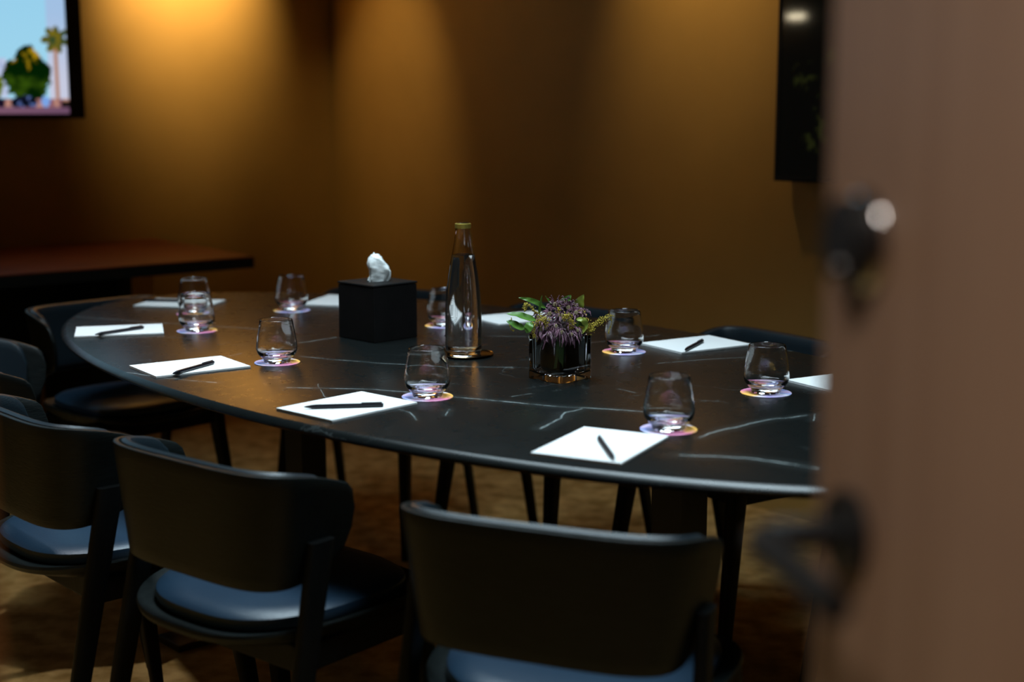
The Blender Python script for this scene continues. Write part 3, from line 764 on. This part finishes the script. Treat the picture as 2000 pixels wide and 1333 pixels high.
leaf([pt(1076, 655, -.05), pt(1084, 659, -.054), pt(1090, 663, -.056), pt(1095, 668, -.056)], .0050, M_leaf, nrm=(.3, -1, .2))
leaf([pt(1092, 645, -.05), pt(1094, 652, -.053), pt(1093, 660, -.055)], .0042, M_leaf, nrm=(.6, -1, 0))
leaf([pt(1122, 627, -.042), pt(1134, 628, -.046), pt(1140, 638, -.048), pt(1136, 650, -.047), pt(1126, 655, -.046)], .0062, M_leafy, nrm=(-.5, -.6, .6))
leaf([pt(1118, 636, -.03), pt(1128, 632, -.035), pt(1136, 640, -.036)], .0080, M_leaf, nrm=(-.4, -1, -.1))
def flower(c, r, droop, seed, az=0):
    rnd = random.Random(seed); c = Vector(c)
    fl = MB()
    for k in range(46):
        a = 2*PI*k/46 + rnd.uniform(-.3, .3); el = rnd.uniform(-.55, 1.2); ln_ = r*rnd.choice((.55, .75, .95, 1.15, 1.3))*rnd.uniform(.9, 1.1)
        d = Vector((math.cos(a)*math.cos(el), math.sin(a)*math.cos(el)*.8 - .25, math.sin(el)))
        cu = Vector((rnd.uniform(-1, 1), rnd.uniform(-1, .4), rnd.uniform(-1, 1)))*r*.20
        p0 = c + d*r*.12; p1 = c + d*ln_*.5 + cu*.5; p2 = c + d*ln_*.9 + cu + Vector((0, 0, -droop*rnd.uniform(.2, 1)))
        p3 = p2 + d*r*.05 + Vector((rnd.uniform(-.003, .003), rnd.uniform(-.003, .001), -(.0015+droop*rnd.uniform(.1, .8))))
        P = catmull([p0, p1, p2, p3], 4); pw = rnd.uniform(.0008, .0017)
        n = len(P); rings = []; tw = rnd.uniform(-.8, .8)
        for i, p in enumerate(P):
            u = i/(n-1); t = (P[min(i+1, n-1)]-P[max(i-1, 0)]).normalized(); sd = t.cross(Vector((math.sin(tw+u), -.3, math.cos(tw+u)))).normalized(); up = sd.cross(t)
            w_ = pw*(.25+math.sin(PI*min(1, .12+u*.86))*.95)
            rings.append([p+sd*w_, p+up*.0003+sd*w_*.5, p-up*w_*.35, p+up*.0003-sd*w_*.5, p-sd*w_, p-up*(w_*.35+.0004)])
        fl.loft(rings)
    f = fl.build('flower', M_petal, bq)
    ct = MB()
    for k in range(26):
        a = k*2.399; rr = r*.26*math.sqrt(k/26); ct.sphere(c + Vector((rr*math.cos(a), -.003-r*.50, rr*math.sin(a)+r*.12)), .0009, 6, 4)
    ct.build('flower_centre', M_petaltip, f)
for i, (px, py, y, r, dr) in enumerate(((1083, 598, -.012, .0175, .002), (1108, 604, -.010, .0165, .003), (1072, 616, -.030, .015, .006), (1092, 620, -.038, .0155, .007),
                                     (1122, 614, -.028, .0155, .005), (1060, 634, -.040, .0145, .010), (1083, 640, -.046, .0145, .010), (1112, 640, -.044, .0145, .010),
                                     (1104, 592, .006, .0130, .002), (1134, 612, -.014, .0125, .006), (1124, 598, .010, .012, .002), (1056, 646, -.043, .0125, .012), (1071, 656, -.056, .0120, .012),
                                     (1094, 652, -.060, .0125, .016), (1112, 656, -.056, .0120, .012), (1124, 648, -.046, .0110, .010), (1050, 622, -.020, .012, .006))):
    flower(pt(px, py, y), r, dr, i)
def spray(spine, spread, n, seed, rb=.00125):
    rnd = random.Random(seed); P = catmull([pt(*p) for p in spine], 6); mb = MB(); mb.tube(P, .0005, 5)
    for k in range(n):
        u = rnd.random(); p = P[min(int(u*(len(P)-1)), len(P)-1)]
        d = Vector((rnd.gauss(0, 1), rnd.gauss(0, .8), rnd.gauss(0, 1)))*spread*.5
        mb.sphere(p+d*1.25, rb*rnd.uniform(.6, 1.0), 6, 4)
    mb.build('flower_spray', M_bead, bq)
spray([(1128, 640, -.02), (1145, 646, -.024), (1158, 636, -.026), (1172, 628, -.026), (1190, 620, -.025)], .0052, 330, 1)
spray([(1188, 620, -.025), (1190, 632, -.026), (1186, 645, -.027), (1184, 654, -.028)], .0015, 30, 2)
spray([(1138, 628, -.03), (1150, 640, -.03), (1152, 655, -.032)], .0055, 150, 3)
spray([(1058, 620, -.03), (1045, 612, -.032), (1036, 602, -.034), (1026, 598, -.034), (1026, 612, -.034)], .0028, 130, 4)
spray([(1047, 638, -.046), (1055, 628, -.05), (1064, 630, -.05), (1062, 645, -.05)], .0065, 230, 5)
spray([(1044, 640, -.045), (1042, 655, -.048), (1046, 664, -.049)], .0040, 90, 6)
spray([(1100, 626, -.052), (1106, 620, -.054), (1113, 632, -.055), (1111, 644, -.055)], .0048, 220, 7)
spray([(1000, 625, -.03), (996, 634, -.034), (1000, 646, -.036), (1004, 650, -.036)], .0016, 28, 8)
spray([(1090, 606, -.03), (1086, 614, -.034), (1092, 618, -.036)], .0030, 60, 9)
spray([(1126, 612, -.02), (1136, 611, -.02), (1142, 620, -.02)], .0028, 45, 10)
sm = MB()
for k in range(7):
    a = k*.9; sm.tube([(.016*math.cos(a), .016*math.sin(a), .027), (.012*math.cos(a+.5), .012*math.sin(a+.5), .06), (.010*math.cos(a), -.012+.01*math.sin(a), .100)], .0018, 8)
sm.build('stems', M_stem, bq)
# pale green blade standing between the glass and the dark lining
bl = MB(); rr_ = []
for i in range(9):
    z = .0245+.0555*i/8; a0 = math.radians(-98+6*math.sin(i*.3)); R_ = .0390+.0004
    rr_.append([Vector((R_*math.cos(a0+d), R_*math.sin(a0+d), z)) for d in (-.16+.012*i, -.07, .02, .09-.004*i)] + [Vector(((R_-.0003)*math.cos(a0+d), (R_-.0003)*math.sin(a0+d), z)) for d in (.09-.004*i, -.16+.012*i)])
bl.loft(rr_).build('leaf_blade', M_stem, bq)
